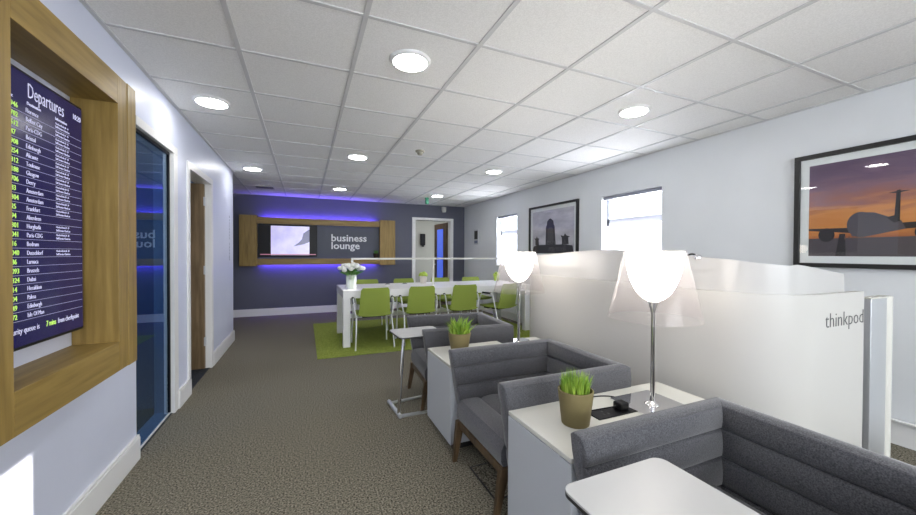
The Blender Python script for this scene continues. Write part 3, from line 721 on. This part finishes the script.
dup(ac, (1.164, .60, 0), 0, 'nearest grey armchair, cut by the bottom right of the photo, behind the near side table')
dup(ac, (1.205, 2.885, 0), -.07, 'farthest grey armchair, beside the green carpet')

# ================================================================== WHITE CABINETS
def cabinet(label, y0, y1):
    t = thing('side_cabinet', label, 'cabinet', (.826, (y0+y1)/2, 0), 0, 'white cabinets between the armchairs'); hw = (y1-y0)/2
    link('carcass', B(0.006, .93, -hw+.004, hw-.004, .045, .518, .002), 'white_s', t)
    link('top_panel', B(0, .935, -hw, hw, .520, .538, .002), 'white', t)
    link('front_panel', B(0, .006, -hw, hw, .045, .516, .001), 'white_s', t)
    link('plinth', B(.03, .90, -hw+.03, hw-.03, 0, .045), 'blackedge', t)
    return t
cabinet('near white side cabinet with the lamp and power socket, between the near two armchairs', .952, 1.358)
cabinet('far white side cabinet between the middle and farthest armchairs', 2.035, 2.487)

grass_pot(1.018, 1.15, .538, 'olive pot of upright green grass on the near cabinet', rt=.071, rb=.055, h=.140, n=420, gh=(.055, .110), spread=.25, wd=.0018)
grass_pot(1.008, 2.32, .538, 'olive pot of splaying green leaves on the far cabinet', rt=.080, rb=.06, h=.135, n=150, gh=(.07, .14), spread=.75, wd=.006)

# power sockets set into the cabinet tops, plug and cables
def socket(x, y, label):
    t = thing('desk_socket', label, 'socket', (x, y, .538), 0, 'black sockets in the cabinet tops')
    link('faceplate', B(-.12, .12, -.038, .038, 0, .005, .002), 'black', t)
    for i in (-1, 1):
        bm = bmesh.new()
        for a, b in ((0, .016), (-.012, -.010), (.012, -.010)): box(bm, i*.055+a-.004, i*.055+a+.004, b-.006, b+.006, .005, .0062)
        link('socket_outlet', bm, 'ink', t)
    return t
socket(1.245, 1.165, 'black double power socket let into the near cabinet top beside the grass pot'); socket(1.24, 2.28, 'dark socket in the far cabinet top beside the second lamp')
t = thing('power_plug', 'black three pin plug in the near cabinet socket', 'plug', (1.290, 1.168, .543))
link('body', B(-.026, .026, -.024, .024, 0, .034, .008), 'black', t); link('strain_relief', tube(bmesh.new(), [(-.026, .004, .014), (-.045, .008, .011)], [.006, .004]), 'black', t, 60)
tag(link('lamp_cable', tube(bmesh.new(), rounded([(1.245, 1.176, .556), (1.20, 1.20, .545), (1.12, 1.21, .5415), (1.07, 1.25, .5415), (1.15, 1.315, .5415), (1.30, 1.325, .5415), (1.36, 1.30, .5415), (1.385, 1.26, .5415)], .03), .003, 7), 'black', None, 60), 'thin black cable looping from the plug to the near lamp base', 'cable')

# ================================================================== TABLE LAMPS
def lamp(x, y, label):
    t = thing('table_lamp', label, 'lamp', (x, y, .538), .0, 'clear-skirted table lamps on the cabinets')
    link('base_plate', slab(bmesh.new(), rrect(-.135, .135, -.135, .135, .012), 0, .007), 'chrome', t)
    link('stem', lathe(bmesh.new(), [(0, .007), (.035, .007), (.03, .013), (.013, .022), (.0105, .04), (.0105, .445), (.018, .47), (.030, .500), (0, .505)], 28), 'chrome', t, 50)
    cu = [(.028, .495)]
    for i in range(1, 13):
        a = i/12*PI/2; cu.append((.125*math.sin(a)**.85 if i else 0, .735-.235*math.cos(a)**1.15 if i < 12 else .735))
    link('diffuser', lathe(bmesh.new(), cu + [(.119, .735)] + [(r-.006, z+.005) for r, z in cu[::-1][1:]], 48), 'opal', t, 60)
    #sk = [(.131, .742), (.204, .375)]
    sk_o = link('skirt', lathe(bmesh.new(), [(.131, .742), (.1675, .580), (.204, .418), (.2015, .418), (.165, .580), (.1285, .742)], 56, close=True), 'skirt', t, 60)
    for a in range(3):
        c, s = math.cos(a*2.094), math.sin(a*2.094); link('skirt_clip', tube(bmesh.new(), [(.119*c, .119*s, .735), (.131*c, .131*s, .738)], .003, 6), 'chrome', sk_o)
    t.scale = (.955, .955, .955)
    pl = bpy.data.lights.new('lamp_bulb', 'POINT'); pl.energy = .5; pl.color = (1, .86, .72); pl.shadow_soft_size = .05
    po = bpy.data.objects.new('lamp_bulb', pl); COL.objects.link(po); po.location = (0, 0, .80); po.parent = t
    return t
lamp(1.465, 1.15, 'near table lamp with glowing bowl and clear skirt on the near cabinet')
lamp(1.515, 2.345, 'far table lamp with glowing bowl and clear skirt on the far cabinet')

# ================================================================== C-SHAPED SIDE TABLES
def side_table(label, x, y, rz=0):
    t = thing('side_table', label, 'side table', (x, y, 0), rz, 'white laptop tables on chrome stands')
    bm = bmesh.new(); slab(bm, rrect(0, .38, 0, .315, .035), .588, .597, 1); slab(bm, rrect(.001, .379, .001, .314, .034), .597, .603, 0)
    link('tabletop', bm, ['sidetop', 'blackedge'], t)
    link('mounting_plate', B(.03, .16, .04, .28, .578, .588, .002), 'alu', t)
    link('column', tube(bmesh.new(), rounded([(.045, .055, .58), (.03, .045, .45), (.0, .03, .03)], .05), .013, 12), 'chrome', t, 60)
    link('column', tube(bmesh.new(), rounded([(.045, .26, .58), (.03, .27, .45), (.0, .28, .03)], .05), .013, 12), 'chrome', t, 60) if False else None
    link('foot_bar', tube(bmesh.new(), [(.0, -.01, .018), (0, .30, .018)], .016, 12), 'alu', t, 60)
    for yy, x2, y2 in ((.02, .30, .0), (.28, .36, .31)): link('foot', slab(bmesh.new(), [(0, yy-.018), (0, yy+.018), (x2, y2+.010), (x2, y2-.010)][::-1], .002, .014), 'alu', t)
    return t
side_table('white laptop table in front of the nearest armchair at the photo bottom', .632, .458)
side_table('white laptop table on a chrome stand beside the farthest armchair', .652, 2.605, .06)

# ================================================================== THINK POD
PX0, PX1, PY0, PY1, PH = 1.85, 2.94, .84, 2.87, 1.05
def podpath(inset, end_x, n=10, r=.27):
    """from the near end (end_x, PY0) anticlockwise round the left side to the far right corner"""
    pts = [(end_x, PY0+inset)]; rr = r-inset
    for i in range(n+1):
        a = math.radians(270-90*i/n); pts.append((PX0+r+rr*math.cos(a), PY0+r+rr*math.sin(a)))
    for i in range(1, 14): pts.append((PX0+inset, PY0+r+(PY1-PY0-2*r)*i/14))
    for i in range(n+1):
        a = math.radians(180-90*i/n); pts.append((PX0+r+rr*math.cos(a), PY1-r+rr*math.sin(a)))
    pts += [(PX1-r, PY1-inset)]
    for i in range(1, n+1):
        a = math.radians(90-90*i/n); pts.append((PX1-r+rr*math.cos(a), PY1-r+rr*math.sin(a)))
    return pts
def wallsweep(bm, out, inn, z0, z1f):
    A = [(bm.verts.new((*o_, z0)), bm.verts.new((*o_, z1f(i))), bm.verts.new((*i_, z1f(i))), bm.verts.new((*i_, z0))) for i, (o_, i_) in enumerate(zip(out, inn))]
    for a, b in zip(A[:-1], A[1:]):
        for k in range(4): bm.faces.new((a[k], a[(k+1) % 4], b[(k+1) % 4], b[k]))
    bm.faces.new(A[0]); bm.faces.new(A[-1][::-1]); bmesh.ops.recalc_face_normals(bm, faces=bm.faces); return bm
PC = (2.3, 1.85, 0)
t = thing('work_pod', 'tall white curved work pod with frosted upper band behind the armchairs', 'pod', PC); pl = lambda bm: loc(bm, PC)
o_, i_ = podpath(0, 2.56)+[(PX1, PY0+.25)], podpath(.035, 2.56)+[(PX1-.035, PY0+.25)]
link('lower_wall', pl(wallsweep(bmesh.new(), o_, i_, .02, lambda i: PH)), 'pod', t, 40)
o2, i2 = podpath(.03, 2.44), podpath(.042, 2.44)
def bandtop(i):
    x, y = o2[i]
    if y < PY0+.045: return 1.178-(x-2.1)*.125
    pts = [(.885, 1.178), (1.05, 1.203), (1.3, 1.226), (1.8, 1.262), (2.1, 1.250), (2.5, 1.222), (2.9, 1.20)]
    for (a, za), (b, zb) in zip(pts[:-1], pts[1:]):
        if y <= b: return za+(zb-za)*max(0, (y-a)/(b-a))
    return 1.2
link('upper_band', pl(wallsweep(bmesh.new(), o2, i2, PH-.03, bandtop)), 'band', t, 40)
bm = bmesh.new(); text(bm, 'thinkpod', .098, (2.185, PY0-.0006, .895), 'back', ext=.0006, off=-.0012, sx=1.06); link('lettering', pl(bm), 'ink', t)
bm = bmesh.new(); slab(bm, rrect(2.655, 2.835, .845, .885, .004), .0, 1.005); link('door_panel', pl(bm), 'alu', t, 40)
link('door_edge_post', pl(slab(bmesh.new(), rrect(2.835, 2.895, .835, .895, .028), .0, 1.012)), 'white', t, 40)
link('post_cap', pl(slab(bmesh.new(), rrect(2.65, 2.84, .84, .89, .005), 1.005, 1.012)), 'white', t)
link('plinth', pl(wallsweep(bmesh.new(), podpath(.02, 2.54), podpath(.033, 2.54), 0, lambda i: .02)), 'blackedge', t)
link('threshold', pl(B(2.56, 2.67, .84, .88, 0, .006)), 'alu', t)
link('worktop', pl(slab(bmesh.new(), rrect(1.90, 2.74, 1.9, 2.80, .22), .70, .73)), 'white', t)
t = thing('reading_light', 'small chrome reading light clipped on the pod beside the near lamp', 'lamp', (1.885, 1.26, 1.222-.02))
link('arm', tube(bmesh.new(), rounded([(0, .02, 0), (0, .02, .02), (0, .0, .032), (0, -.02, .026)], .02), .005, 8), 'black', t, 60)
link('lamp_head', lathe(bmesh.new(), [(0, .0), (.018, .004), (.02, .014), (.012, .026), (0, .028)], 20, 0, -.035), 'chrome', t, 60)

t = thing('floor_box', 'dark floor socket lid in the carpet under the middle armchair', 'floor box', (1.02, 1.70, 0))
bm = bmesh.new()
for a, b, c, d in ((-.15, .15, -.15, -.143), (-.15, .15, .143, .15), (-.15, -.143, -.143, .143), (.143, .15, -.143, .143)): box(bm, a, b, c, d, 0, .004)
link('rim', bm, 'blackedge', t); link('carpet_lid', B(-.143, .143, -.143, .143, 0, .003), 'carpet', t)
